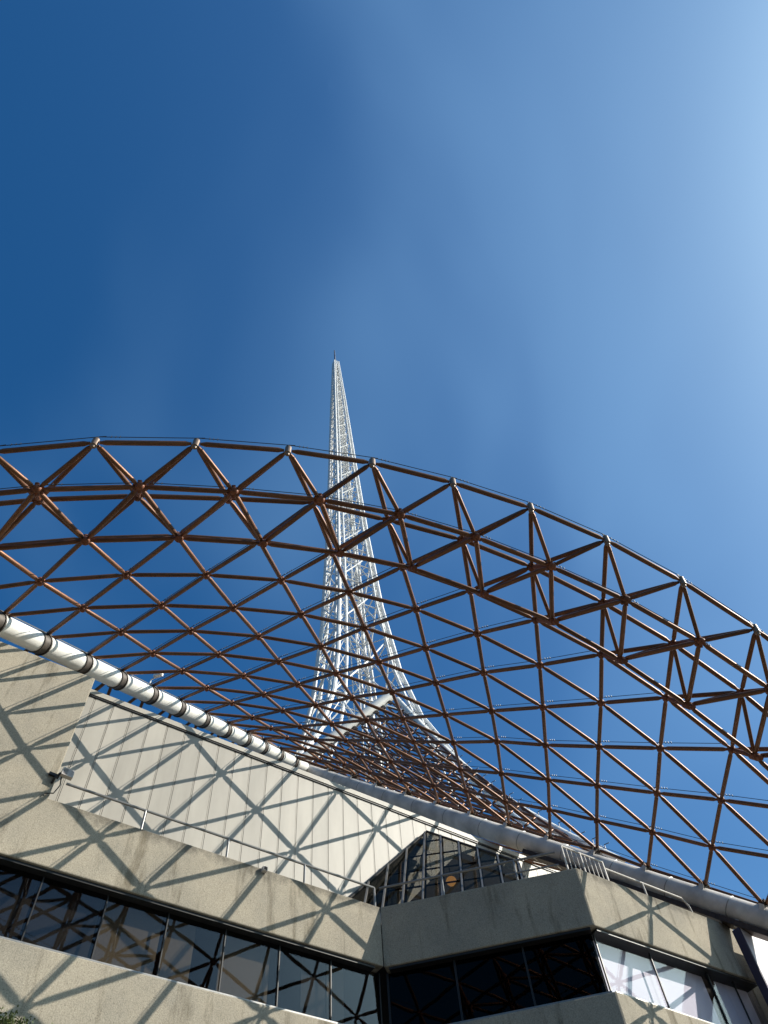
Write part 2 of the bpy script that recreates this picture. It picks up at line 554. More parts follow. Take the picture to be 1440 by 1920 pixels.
def bay(u0, u1, c, zlo, zhi, gmat, back=None):
    cc = c - .20
    e = .011
    fr = [[B(u0 - e, cc + .03, zlo(u0)), B(u0 + e, cc + .03, zlo(u0)), B(u0 + e, cc + .03, zhi(u0)), B(u0 - e, cc + .03, zhi(u0))]]
    pn = [B(u0 + e, cc, zlo(u0)), B(u1 - e, cc, zlo(u1)), B(u1 - e, cc, zhi(u1)), B(u0 + e, cc, zhi(u0))]
    bk = bm_ = None
    if back:
        a, b_, lo, mt = back
        cb = cc - .16
        bk = [B(a, cb, zlo(a) + lo), B(b_, cb, zlo(b_) + lo), B(b_, cb, zhi(b_)), B(a, cb, zhi(a))]
        bm_ = mt
    return window(fr, pn, BN, gmat, bk, bm_)

lo = lambda u: zs(u) + .03
hi = lambda u: zw(u) - .05
US = [2.555 + 1.205 * k for k in range(-9, 7)]
for k, u0 in enumerate(US):
    u1 = u0 + 1.205 if k < len(US) - 1 else U_IN - .02
    kk = k - 9
    bk = {1: (u0 + .05, u1 - .03, 0.0, M['blind_brown']), 2: (u0 + .05, u0 + .66, 0.0, M['blind_brown']),
          3: (u0 + .02, u1 - .12, .16, M['blind_brown']), 4: (u0 + .62, u1 - .02, .0, M['blind_grey']),
          5: (u0 + .02, u0 + .42, .0, M['blind_brown'])}.get(kk)
    if kk <= 0: bk = (u0 + .04, u1 - .03, 0.0, M['blind_grey'])
    bay(u0, u1, CL, lo, hi, M['glass'], bk)
# frontal ribbon window
NF = 3
for k in range(NF):
    t0, t1 = .02 + (FLEN - .117) * k / NF, .02 + (FLEN - .117) * (k + 1) / NF
    e = .02
    zl = lambda t: zfs(t) + .03
    zh = lambda t: zfw(t) - .045
    fr = [[Fp(t0 - e, -.17, zl(t0)), Fp(t0 + e, -.17, zl(t0)), Fp(t0 + e, -.17, zh(t0)), Fp(t0 - e, -.17, zh(t0))]]
    pn = [Fp(t0 + e, -.20, zl(t0)), Fp(t1 - e, -.20, zl(t1)), Fp(t1 - e, -.20, zh(t1)), Fp(t0 + e, -.20, zh(t0))]
    fo = window(fr, pn, FN, M['glass_dark'])
    fo.data.materials[0] = M['dark']
# right ribbon window with pale curtains
lor = lambda u: zrs(u) + .03
hir = lambda u: zrw(u) - .05
RU = [U_OUT + .112, 14.35, 16.2, 17.1]
for k, u0 in enumerate(RU):
    u1 = RU[k + 1] if k < 3 else UR - .05
    bk = (u0 + (.09 if k == 0 else -.02), u1 + .02, -.02, M['curtain']) if k < 2 else ((u0 + .45, u1, 0, M['curtain']) if k == 2 else (u0, u1, 0, M['curtain']))
    bay(u0, u1, CR, lor, hir, M['glass_clear'], bk)

MB().prism([B(UR + .002, CR - .40, 8.9), B(UR + .002, -17.2, 8.9), B(UR + .002, -17.2, 11.5), B(UR + .002, CR - .40, 11.5)], BW * .15).build('room_end_wall', M['interior'], bld)
uz_prism([(UR + .16, 0), (UR + 6, 0), (UR + 6, 12.0), (UR + .16, 12.0)], CR - .30, -17.2).build('concrete_wall', M['concrete'], bld)
# cladding wall: backing, panels and joint strips
ztop = lambda u: 16.97 + .050 * u
U0P, NPAN, PW = 1.575, 42, .502
uz_prism([(1.0, 11.9), (U0P + NPAN * PW, 11.9), (U0P + NPAN * PW, ztop(U0P + NPAN * PW) - .25), (1.0, ztop(1.0) - .25)], CP - .06, CP - .30).build('cladding_backing', M['dark'], bld)
for k in range(NPAN):
    a, b_ = U0P + k * PW, U0P + (k + 1) * PW
    j = .023
    uz_prism([(a + j, 11.92), (b_ - j, 11.92), (b_ - j, ztop(b_ - j) - .25), (a + j, ztop(a + j) - .25)], CP, CP - .058).build('cladding_panel', M['panel'], bld)
    uz_prism([(a - .013, 11.92), (a + .013, 11.92), (a + .013, ztop(a) - .25), (a - .013, ztop(a) - .25)], CP - .006, CP - .055).build('joint_strip', M['panel'], bld)
UE = U0P + NPAN * PW
uz_prism([(1.0, ztop(1.0) - .245), (UE, ztop(UE) - .245), (UE, ztop(UE) - .20), (1.0, ztop(1.0) - .20)], CP + .03, CP - .30).build('flashing', M['dark'], bld)
uz_prism([(1.0, ztop(1.0) - .195), (UE, ztop(UE) - .195), (UE, ztop(UE) - .04), (1.0, ztop(1.0) - .04)], CP + .05, CP - .40).build('coping', M['panel'], bld)
# roof behind the cladding wall
MB().prism([B(1.0, CP - .3, 16.4), B(UE, CP - .3, 17.2), B(UE, CP - 7, 17.2), B(1.0, CP - 7, 16.4)], (0, 0, .12)).build('roof', M['interior'], bld)

# sloped skylight leaning on the cladding wall
SKN = Vector((-.011, -.853, .522)).normalized()
SK0 = Vector((.02, 19.82, 17.12)) + SKN * .08
def S(px, py, d=0.0):
    return on_plane(px, py, SK0 + SKN * d, SKN)
VPX, VPY = 812.0, 1000.0
def sk_line(px, py, y):                       # point of the glazing bar through (px,py) at image row y
    k = (y - VPY) / (py - VPY)
    return (VPX + (px - VPX) * k, y)
def outline_y(x):
    if x < 800: return 1559 + (800 - x) * (1682 - 1559) / (800 - 657)
    return 1559 + (x - 800) * .335
bars = [(650, 1700), (685, 1690), (718, 1698), (755, 1690), (793, 1682), (829, 1672), (867, 1665), (904, 1655), (941, 1645), (977, 1640)]
tops, bots = [], []
for (bx, by) in bars:
    y = 1500.0
    for _ in range(60):
        x = sk_line(bx, by, y)[0]
        y += (outline_y(x) - y) * .5
    tops.append(sk_line(bx, by, y)); bots.append(sk_line(bx, by, 1735))
sky_frame = MB()
edge = [tops[0]] + [t for t in tops[1:4]] + [(800, 1559)] + tops[5:]
ep = [S(*p, .02) for p in edge]
for a, b_ in zip(ep, ep[1:]):
    sky_frame.tube(a, b_, .035, n=6)
skl = sky_frame.build('skylight', M['dark'], bld)
for k in range(len(bars) - 1):
    poly = [bots[k], bots[k + 1], tops[k + 1]] + ([(800, 1559)] if tops[k][0] < 800 < tops[k + 1][0] else []) + [tops[k]]
    p0 = [S(*p) for p in poly]
    MB().prism(p0, -SKN * .012).build('pane', M['glass_roof'], skl)
for k in range(1, len(bars)):
    a, b_ = S(*bots[k]), S(*tops[k])
    ax = (b_ - a).normalized(); side = ax.cross(SKN).normalized()
    mb = MB(); mb.box((a + b_) / 2 + SKN * .02, side * .022, SKN * .03, ax * (b_ - a).length / 2)
    mb.build('mullion', M['mullion'], skl)
    mb = MB(); mb.box((a + b_) / 2 - SKN * .11, side * .05, SKN * .09, ax * (b_ - a).length / 2)
    mb.build('rafter', M['black'], skl)
for dz in (13.2, 14.0, 14.8, 15.6, 16.4):      # transoms at five levels
    seg = []
    for k in range(len(bars)):
        a, b_ = S(*bots[k]), S(*tops[k])
        if b_.z > dz > a.z: seg.append(a + (b_ - a) * ((dz - a.z) / (b_.z - a.z)))
    if len(seg) > 1:
        mb = MB()
        for a, b_ in zip(seg, seg[1:]): mb.tube(a - SKN * .03, b_ - SKN * .03, .022, n=6)
        mb.build('transom', M['black'], skl)
# dark lining behind the skylight
lp = [S(*p, -.9) for p in ((690, 1760), (985, 1760), (985, 1640), (800, 1575), (700, 1665))]
MB().prism(lp, -SKN * .05).build('skylight_lining', M['interior'], skl)

# handrails: left terrace, frontal bay, right bay
def handrail(top_pts, post_pts, r=.026, mat='steel'):
    mb = MB(); mb.path(top_pts, r, 8)
    ro = smooth_by_angle(mb.build('handrail', M[mat], bld))
    for a, b_ in post_pts:
        smooth_by_angle(MB().tube(a, b_, r * .95, n=8).build('post', M[mat], ro))
    return ro
cr = CL - .20
zr = lambda u: zt(u) + .60
us = [2.35, 4.05, 5.98, 7.9, 9.8]
handrail([B(u, cr, zr(u)) for u in us], [(B(u, cr, zr(u)), B(u, cr, zt(u) - .05)) for u in us[1:]])
zf = lambda t: zft(t) + .62
handrail([Fp(t, -.22, zf(t)) for t in (-.05, 1.5, 3.0, FLEN - .35)], [(Fp(t, -.22, zf(t)), Fp(t, -.22, zft(t) - .05)) for t in (1.45, 3.15)])
smooth_by_angle(MB().tube(Fp(2.9, -.22, zf(3) - .3), Fp(FLEN - .35, -.22, zf(FLEN) - .3), .02, n=8).build('mid_rail', M['steel'], bld))
# balustrade panel with bars at the outer corner
zrr = lambda u: zrt(u) + .72
u_a, u_b = U_OUT + .03, U_OUT + 1.35
cb = CR - .25
mb = MB(); mb.path([B(u_a, cb, zrr(u_a)), B(u_b, cb, zrr(u_b))], .024, 8); mb.path([B(u_a, cb, zrt(u_a) + .10), B(u_b, cb, zrt(u_b) + .10)], .018, 8)
bal = mb.build('balustrade', M['white_dirty_shade'], bld)
for k in range(10):
    u = u_a + (u_b - u_a) * k / 9
    r = .024 if k in (0, 4, 9) else .011
    MB().tube(B(u, cb, zrr(u)), B(u, cb, zrt(u) - (.05 if r > .02 else -.1)), r, n=6).build('baluster', M['white_dirty_shade'], bal)
handrail([B(u, cb, zrt(u) + .55) for u in (13.95, 15.2, 16.6)] + [B(16.78, cb, zrt(16.7) + .40), B(16.85, cb, zrt(16.8))],
         [(B(u, cb, zrt(u) + .55), B(u, cb, zrt(u) - .05)) for u in (15.2,)], .024, 'white_dirty_shade')

# ------------------------------------------------------------------ space-frame canopy
LATTICE = {
 0: [(-8.921,4.535,12.232), (-7.533,4.419,12.752), (-6.092,4.468,13.203), (-4.598,4.683,13.585), (-3.050,5.064,13.898), (-1.544,5.518,14.129), (-0.095,6.033,14.259), (1.337,6.647,14.253), (2.750,7.321,14.119), (4.121,8.084,13.839), (5.466,8.955,13.412), (6.748,9.919,12.894), (7.965,10.977,12.285), (9.119,12.129,11.586), (10.209,13.374,10.796), (11.236,14.712,9.915), (12.198,16.144,8.943)],
 1: [(-9.372,5.310,13.025), (-7.680,5.496,13.544), (-6.035,5.764,13.980), (-4.437,6.114,14.333), (-2.885,6.546,14.604), (-1.343,6.985,14.817), (0.053,7.596,14.842), (1.494,8.233,14.767), (2.839,8.962,14.552), (4.206,9.802,14.164), (5.516,10.695,13.670), (6.749,11.672,13.060), (7.904,12.734,12.334), (8.981,13.879,11.490), (9.981,15.108,10.531), (10.903,16.422,9.454)],
 2: [(-8.916,6.603,13.978), (-7.410,6.805,14.413), (-5.834,7.102,14.798), (-4.187,7.495,15.134), (-2.623,7.990,15.342), (-1.193,8.534,15.439), (0.244,9.131,15.427), (1.639,9.847,15.250), (2.989,10.630,14.938), (4.320,11.468,14.501), (5.581,12.409,13.916), (6.796,13.435,13.179), (7.966,14.545,12.292), (9.090,15.741,11.255), (10.168,17.021,10.067)],
 3: [(-8.878,7.929,14.755), (-7.223,8.181,15.217), (-5.606,8.523,15.585), (-4.027,8.957,15.859), (-2.470,9.464,16.034), (-1.020,10.044,16.071), (0.441,10.695,15.977), (1.786,11.441,15.731), (3.140,12.274,15.322), (4.436,13.177,14.779), (5.633,14.163,14.105), (6.801,15.199,13.311), (7.941,16.283,12.397), (9.052,17.418,11.363)],
 4: [(-8.565,9.208,15.684), (-6.989,9.530,16.069), (-5.368,9.947,16.383), (-3.816,10.428,16.591), (-2.295,10.953,16.710), (-0.846,11.572,16.678), (0.581,12.290,16.488), (1.935,13.049,16.184), (3.278,13.951,15.665), (4.510,14.897,15.050), (5.731,15.905,14.287), (6.807,16.985,13.415), (7.781,18.111,12.473)],
 5: [(-8.386,10.545,16.541), (-6.715,10.925,16.919), (-5.147,11.358,17.183), (-3.564,11.900,17.323), (-2.059,12.497,17.343), (-0.646,13.157,17.230), (0.763,13.891,16.979), (2.129,14.729,16.556), (3.409,15.635,16.002), (4.590,16.611,15.319), (5.792,17.634,14.505), (6.861,18.749,13.562)],
 6: [(-8.107,11.944,17.410), (-6.465,12.328,17.753), (-4.868,12.809,17.965), (-3.353,13.370,18.042), (-1.883,13.997,17.995), (-0.428,14.733,17.778), (0.958,15.516,17.444), (2.290,16.335,17.007), (3.544,17.329,16.321), (4.697,18.321,15.592), (5.850,19.390,14.707)],
 7: [(-7.847,13.285,18.322), (-6.174,13.723,18.608), (-4.568,14.281,18.730), (-3.120,14.861,18.741), (-1.629,15.526,18.624), (-0.245,16.306,18.326), (1.139,17.121,17.927), (2.413,18.030,17.365), (3.650,19.004,16.678), (4.845,20.007,15.906)],
 8: [(-7.517,14.679,19.220), (-5.919,15.144,19.428), (-4.320,15.733,19.490), (-2.840,16.367,19.427), (-1.373,17.068,19.241), (-0.024,17.865,18.892), (1.302,18.773,18.365), (2.537,19.719,17.743), (3.750,20.721,17.003)],
 9: [(-7.199,16.084,20.101), (-5.561,16.586,20.258), (-4.048,17.175,20.262), (-2.566,17.872,20.108), (-1.172,18.605,19.856), (0.222,19.478,19.407), (1.453,20.358,18.901), (2.702,21.379,18.174)],
 10: [(-6.848,17.494,20.984), (-5.271,18.035,21.056), (-3.770,18.658,20.994), (-2.308,19.369,20.796), (-0.890,20.212,20.409), (0.448,21.099,19.931), (1.668,22.064,19.313)],
 11: [(-6.510,18.903,21.858), (-4.957,19.432,21.905), (-3.466,20.119,21.752), (-2.043,20.883,21.473), (-0.642,21.817,20.977), (0.591,22.721,20.479)],
 12: [(-6.123,20.278,22.770), (-4.671,20.820,22.752), (-3.107,21.596,22.506), (-1.805,22.465,22.097), (-0.415,23.326,21.687)],
 13: [(-5.815,21.620,23.678), (-4.238,22.319,23.520), (-2.839,23.084,23.255), (-1.531,23.953,22.851)],
 14: [(-5.497,23.052,24.491), (-3.909,23.801,24.292), (-2.552,24.596,23.997)],
 15: [(-5.123,24.509,25.301), (-3.618,25.278,25.075)],
 16: [(-4.805,25.935,26.142)],
}
LOWER_OUTER = [(-9.095,4.891,12.533), (-7.404,5.077,13.052), (-5.759,5.345,13.489), (-4.178,5.703,13.829), (-2.645,6.156,14.076), (-1.148,6.636,14.247), (0.294,7.195,14.285), (1.687,7.845,14.179), (3.076,8.574,13.923), (4.442,9.331,13.552), (5.757,10.178,13.048), (6.971,11.091,12.459), (8.126,12.152,11.733), (9.203,13.298,10.889), (10.203,14.527,9.929), (11.125,15.840,8.853)]
LOWER_INNER = [(-8.674,6.336,13.400), (-7.168,6.538,13.834), (-5.592,6.836,14.220), (-3.986,7.220,14.543), (-2.457,7.700,14.745), (-0.996,8.219,14.849), (0.416,8.793,14.831), (1.814,9.516,14.623), (3.187,10.235,14.321), (4.496,11.088,13.837), (5.737,12.006,13.229), (6.920,12.967,12.525), (8.090,14.078,11.638), (9.214,15.273,10.600), (10.292,16.554,9.413)]
NODE = {(k, i): Vector(p) for k, row in LATTICE.items() for i, p in enumerate(row)}
LOWO = [Vector(p) for p in LOWER_OUTER]
LOWI = [Vector(p) for p in LOWER_INNER]
canopy = thing('space_frame_canopy', 'rust brown triangulated tube canopy arching overhead between the white beams', 'canopy', (0, 12, 0))
R0 = .048
ME_TUBE = strut_mesh('tube', R0, M['bronze'])
ME_EDGE = strut_mesh('edge_tube', .045, M['bronze'])
ME_WEB = strut_mesh('web_tube', .040, M['bronze'])
ME_POST = strut_mesh('post_tube', .05, M['rust'])
hub = MB()
hub.path([(0, 0, -.12), (0, 0, -.105), (0, 0, -.05), (0, 0, .05), (0, 0, .09), (0, 0, .1)], [.035, .06, .082, .082, .06, .03], 12)
for a in range(6):                                    # six short sockets for the tubes
    an = a * math.pi / 3 + .2
    hub.tube((math.cos(an) * .05, math.sin(an) * .05, 0), (math.cos(an) * .12, math.sin(an) * .12, 0), .042, .038, 8)
ME_HUB = unit_mesh('node_hub', hub, M['rust'])
cap = MB()
cap.path([(0, 0, -.11), (0, 0, -.10), (0, 0, .09), (0, 0, .10), (0, 0, .11)], [.035, .058, .058, .045, .02], 14)
cap.tube((0, 0, -.15), (0, 0, -.10), .03, .04, 10)
ME_CAP = unit_mesh('node_cap', cap, M['hub_pale'])
knob = MB()
knob.path([(0, 0, -.22), (0, 0, -.21), (0, 0, -.12), (0, 0, -.10), (0, 0, .10), (0, 0, .13)], [.03, .06, .06, .085, .085, .05], 12)
ME_KNOB = unit_mesh('node_knob', knob, M['rust'])

def surf_normal(k, i):
    p = NODE[(k, i)]
    nb = [NODE[q] for q in ((k, i + 1), (k + 1, i), (k + 1, i - 1), (k, i - 1), (k - 1, i), (k - 1, i + 1)) if q in NODE]
    nrm = Vector((0, 0, 0))
    for a, b_ in zip(nb, nb[1:] + nb[:1]):
        c_ = (a - p).cross(b_ - p)
        if c_.z < 0: c_ = -c_
        nrm += c_
    return nrm.normalized() if nrm.length > 1e-6 else Vector((0, 0, 1))

for (k, i), p in NODE.items():
    anchor = k >= 4 and (i == 0 or i == 16 - k)
    if k == 0: place_at('edge_cap', ME_CAP, p, (0.05, -.1, 1), canopy)
    elif not anchor: place_at('node_hub', ME_HUB, p, surf_normal(k, i), canopy, .85)
    for q in ((k, i + 1), (k + 1, i - 1), (k + 1, i)):
        if q in NODE:
            row = q[0] == k
            if k == 0:
                place_strut('edge_chord' if row else 'edge_brace', ME_EDGE, p, NODE[q], canopy, .07)
            else:
                place_strut('chord_tube' if row else 'brace_tube', ME_TUBE, p, NODE[q], canopy, .09)
for i, p in enumerate(LOWO):
    place_at('node_hub', ME_HUB, p, (NODE[(1, i)] - p), canopy)
    place_strut('post_tube', ME_POST, p, NODE[(1, i)], canopy, .06)
    for q in (NODE[(0, i)], NODE[(0, i + 1)]): place_strut('web_tube', ME_WEB, p, q, canopy, .08)
    if i + 1 < len(LOWO): place_strut('lower_chord', ME_TUBE, p, LOWO[i + 1], canopy, .08)
for i, p in enumerate(LOWI):
    place_at('node_knob', ME_KNOB, p, (NODE[(2, i)] - p), canopy)
    place_strut('post_tube', ME_POST, p, NODE[(2, i)], canopy, .06)
    for q in (LOWO[i], LOWO[i + 1]): place_strut('lower_brace', ME_TUBE, p, q, canopy, .08)
    for q in (NODE[(1, i)], NODE[(1, i + 1)]): place_strut('web_tube', ME_WEB, p, q, canopy, .08)
    if i + 1 < len(LOWI): place_strut('lower_chord', ME_TUBE, p, LOWI[i + 1], canopy, .08)

# bird wires on little hooked posts
ME_WIRE = unit_mesh('wire', MB().tube((0, 0, 0), (0, 0, 1), .0075, n=5), M['wire'])
pins = MB()
def pin(p, d, h=.17):
    p = Vector(p)
    t = p + Vector((0, 0, h))
    pins.tube(p + Vector((0, 0, .06)), t, .012, n=5)
    pins.tube(t, t + d * .12 + Vector((0, 0, .02)), .009, n=5)
    for s in (.2, .27, .34):
        pins.tube(t + d * s + Vector((0, 0, -.02)), t + d * s + Vector((0, 0, .04)), .010, n=4)
    return t
def wire(a, b_, h=.17):
    place_strut('bird_wire', ME_WIRE, Vector(a) + Vector((0, 0, h)), Vector(b_) + Vector((0, 0, h)), canopy)
for (k, i), p in NODE.items():
    if k == 0 and (0, i + 1) in NODE:
        wire(p, NODE[(0, i + 1)], .24); pin(p, (NODE[(0, i + 1)] - p).normalized(), .24)
    if k >= 2 and k < 12 and (k + 1, i - 1) in NODE:
        wire(NODE[(k + 1, i - 1)], p)
    if k >= 3:
        up = NODE.get((k - 1, i + 1), p + Vector((.5, -.8, -.3)))
        pin(p, (up - p).normalized())
for a, b_ in zip(LOWO, LOWO[1:]):
    wire(a, b_); pin(a, (b_ - a).normalized())
tag(pins.build('wire_pins', M['wire'], canopy), kind='stuff')

# ------------------------------------------------------------------ white beams that carry the canopy
J = NODE[(16, 0)]
Lv = (NODE[(4, 0)] - NODE[(15, 0)]).normalized()
Rv = (NODE[(4, 12)] - NODE[(15, 1)]).normalized()
def clamp_mesh(r, name):
    mb = MB()
    n = 20
    for z0, z1, ro in ((-.135, -.10, r + .03), (.10, .135, r + .03), (-.10, .10, r + .010)):   # strap with two raised rims
        rings = [(z0, r - .01), (z0, ro), (z1, ro), (z1, r - .01)]
        vs_ = [(math.cos(2 * math.pi * j / n) * q, math.sin(2 * math.pi * j / n) * q, z) for z, q in rings for j in range(n)]
        fs = [(i * n + j, i * n + (j + 1) % n, ((i + 1) % 4) * n + (j + 1) % n, ((i + 1) % 4) * n + j) for i in range(4) for j in range(n)]
        mb.add(vs_, fs)
    return unit_mesh(name, mb, M['clamp'])
# left beam
axL = Vector((-.08, -.08, -.25))
lb = thing('white_tube_beam', 'sunlit white tube beam climbing along the top of the concrete wall', 'beam', tuple(NODE[(10, 0)] + axL), 'white beams that carry the canopy')
RL = .238
a0 = NODE[(4, 0)] + Lv * 6 + axL
a1 = J + axL
smooth_by_angle(MB().tube(a0, a1, RL, n=32).build('tube', M['white'], lb))
gut_side = (a1 - a0).normalized().cross(Z).normalized()
if gut_side.dot(Vector((-1, 0, 0))) < 0: gut_side = -gut_side
gut_up = gut_side.cross((a1 - a0).normalized()).normalized()
if gut_up.z < 0: gut_up = -gut_up
mid = (a0 + a1) / 2 - gut_up * (RL + .03) + gut_side * .02
MB().tube(a0 + gut_up * (RL + .012) - gut_side * .12, a1 + gut_up * (RL + .012) - gut_side * .12, .012, n=6).build('conduit', M['steel'], lb)
ME_CLL = clamp_mesh(RL, 'clamp_strap')
def bracket(p, axis_p, dirv, parent, s):
    """lug plates, bolts and hub that tie a canopy node to the beam"""
    p = Vector(p); axis_p = Vector(axis_p)
    o = (p - axis_p).normalized(); t = dirv.normalized(); x = o.cross(t).normalized()
    mb = MB()
    for q in (-.055, .055):
        mb.box(axis_p + o * (s + .03) + t * q, x * .19, o * .13, t * .014)
    mb.box(axis_p + o * (s + .13), x * .07, o * .02, t * .10)
    for q in (-.11, .11):
        mb.tube(axis_p + o * (s + .06) + x * q - t * .11, axis_p + o * (s + .06) + x * q + t * .11, .022, n=8)
    mb.tube(p - o * .05, p + o * .06, .075, .06, 10)
    return mb.build('bracket', M['bracket'], parent)
pts = [NODE[(k, 0)] for k in range(4, 17)] + [NODE[(4, 0)] + Lv * 1.66 * q for q in (1, 2, 3)]
for p in pts:
    ap = p + axL
    t = (ap - a0).dot((a1 - a0).normalized())
    ap = a0 + (a1 - a0).normalized() * t
    cl = place_at('clamp', ME_CLL, ap, Lv, lb)
    bracket(p, ap, Lv, lb, RL)
# right beam
axR = Vector((-.05, .10, -.255))
rb = thing('white_tube_beam', 'shaded thick white tube beam running down to the lower right above the terrace railing', 'beam', tuple(NODE[(10, 6)] + axR), 'white beams that carry the canopy')
RR = .29
b0 = J + axR - Rv * .25
b1 = NODE[(4, 12)] + Rv * 7 + axR
smooth_by_angle(MB().tube(b0, b1, RR, n=40).build('tube', M['white_dirty_shade'], rb))  # white beam like the left one; its shaded tone is in the paint
ME_CLR = clamp_mesh(RR, 'clamp_strap_large')
ME_SEAM = unit_mesh('weld_seam', MB().path([(0, 0, -.012), (0, 0, 0), (0, 0, .012)], [RR + .001, RR + .012, RR + .001], 40, False), M['steel'])
bd = (b1 - b0).normalized()
for p in [NODE[(k, 16 - k)] for k in range(4, 16)] + [NODE[(3, 13)], NODE[(2, 14)], NODE[(1, 15)]]:
    t = (p + axR - b0).dot(bd)
    ap = b0 + bd * t
    c_ = place_at('weld_seam', ME_SEAM, ap + bd * .7, bd, rb)
    bracket(p, ap, bd, rb, RR)
    o_ = (p - ap).normalized()
    mb = MB()
    x_ = o_.cross(bd).normalized()
    mb.box(ap + o_ * (RR - .06) - x_ * .0, x_ * .24, o_ * .08, bd * .06)
    mb.build('saddle', M['white_dirty_shade'], rb)
# cable tray hung under the right beam
side = bd.cross(Z).normalized()
upv = side.cross(bd).normalized()
if upv.z < 0: upv = -upv
if side.dot(Vector((0, -1, 0))) < 0: side = -side
mb = MB()
tc = b0.lerp(b1, .74)
mb.box(tc - upv * (RR + .10) + side * .05, (b1 - b0) * .26, side * .20, upv * .015)
mb.box(tc - upv * (RR + .05) + side * .25, (b1 - b0) * .26, side * .012, upv * .06)
mb.build('cable_tray', M['bracket'], rb)
for k in range(16):
    c_ = b0.lerp(b1, .48 + .52 * (k + .5) / 16)
    MB().box(c_ - upv * (RR + .04) + side * (.05 + .1 * random.random()), bd * .04, side * .1, upv * .09).build('tray_hanger', M['white_dirty_shade'], rb)

# ------------------------------------------------------------------ second wing of the canopy behind
T = EYE + ray(745, 1312) * 40.0
RE = EYE + ray(1165, 1617) * 25.7
rear = thing('rear_canopy_wing', 'dense brown lattice wing sloping up to the foot of the white spire', 'canopy', tuple((J + T + RE) / 3))
beam2 = thing('white_tube_beam', 'short sunlit white tube beam rising to the ridge below the spire', 'beam', tuple(J), 'white beams that carry the canopy')
smooth_by_angle(MB().tube(J + Vector((-.25, -.2, .05)), T + Vector((-.28, -.25, .12)), .27, n=28).build('tube', M['white'], beam2))
d2 = (T - J).normalized()
ridge = thing('white_ridge_beam', 'slender white ridge beam falling to the right from the spire foot', 'beam', tuple(T), 'white beams that carry the canopy')
def rp(t):                                     # ridge curve with a slight sag
    return T.lerp(RE, t) + Vector((0, 0, -1.25)) * math.sin(math.pi * t)
smooth_by_angle(MB().path([rp(t / 12) for t in range(13)], .15, 16).build('tube', M['white'], ridge))
NR = 16
ME_REAR = strut_mesh('rear_tube', .043, M['bronze'], .6, 8)
rg = {}
for a in range(NR + 1):
    for b_ in range(NR + 1 - a):
        s_, t_ = a / NR, b_ / NR                # s towards T, t towards RE
        p = J * (1 - s_ - t_) + T * s_ + RE * t_
        if abs(s_ + t_ - 1) < 1e-6: p = rp(t_)
        else: p += Vector((0, 0, -.9)) * 4 * s_ * t_ * .55 + Vector((0, 0, -.5)) * 4 * t_ * (1 - s_ - t_) * .3
        rg[(a, b_)] = p
for (a, b_), p in rg.items():
    for q in ((a + 1, b_), (a, b_ + 1), (a + 1, b_ - 1)):
        if q in rg:
            if b_ == 0 and q[1] == 0: continue
            nm = 'rafter_tube' if q == (a + 1, b_) else 'purlin_tube' if q == (a, b_ + 1) else 'brace_tube'
            place_strut(nm, ME_REAR, p, rg[q], rear, .05)
for b_ in range(1, NR):
    for sft in (0, .5):                        # thin purlins hung below the wing, parallel to the lower beam
        t0_ = (b_ - sft) / NR
        pa = J.lerp(T, t0_) + Vector((.1, .5, -.75)); pb = rp(1 - t0_ * .98) + Vector((0, .4, -.6))
        mid_ = (pa + pb) / 2 + Vector((0, 0, -.45))
        smooth_by_angle(MB().path([pa, (pa + mid_) / 2 + Vector((0, 0, -.1)), mid_, (pb + mid_) / 2 + Vector((0, 0, -.1)), pb], .038, 6).build('purlin_rod', M['bronze'], rear))
wp = MB()
for t in range(1, 26):
    p = rp(t / 26) + Vector((0, 0, .12))
    wp.tube(p, p + Vector((0, 0, .28)), .014, n=5); wp.tube(p + Vector((0, 0, .28)), p + Vector((.14, -.1, .26)), .014, n=5)
tag(wp.build('wire_pins', M['wire'], ridge), kind='stuff')
ME_LUG = unit_mesh('lug', MB().box((0, 0, 0), (.03, 0, 0), (0, .12, 0), (0, 0, .10)).tube((-.05, .08, 0), (.05, .08, 0), .03, n=8).tube((-.05, -.08, 0), (.05, -.08, 0), .03, n=8), M['bracket'])
for k in range(1, 12):
    p = J.lerp(T, k / 12) + Vector((-.26, -.22, .08)) + Vector((.26, -.04, -.22))
    place_at('lug', ME_LUG, p, d2, beam2)
# the canopy behind the left beam
lw = thing('rear_canopy_strip', 'thin strip of brown lattice seen in the gap under the left white beam', 'canopy', tuple(NODE[(8, 0)]))
back = {}
for k in range(3, 17):
    base = NODE[(k, 0)] if k >= 4 else NODE[(4, 0)] + Lv * 1.66
    for m_ in range(4):
        back[(k, m_)] = base + (Vector((-1.15, .95, -.62)) + Vector((-.0, .0, -.12)) * m_) * m_ + Lv * (-.8 * m_)
for (k, m_), p in back.items():
    for q, nm in (((k + 1, m_), 'chord_tube'), ((k, m_ + 1), 'brace_tube'), ((k - 1, m_ + 1), 'brace_tube')):
        if q in back and not (m_ == 0 and q[1] == 0):
            place_strut(nm, ME_TUBE, p, back[q], lw, .08)

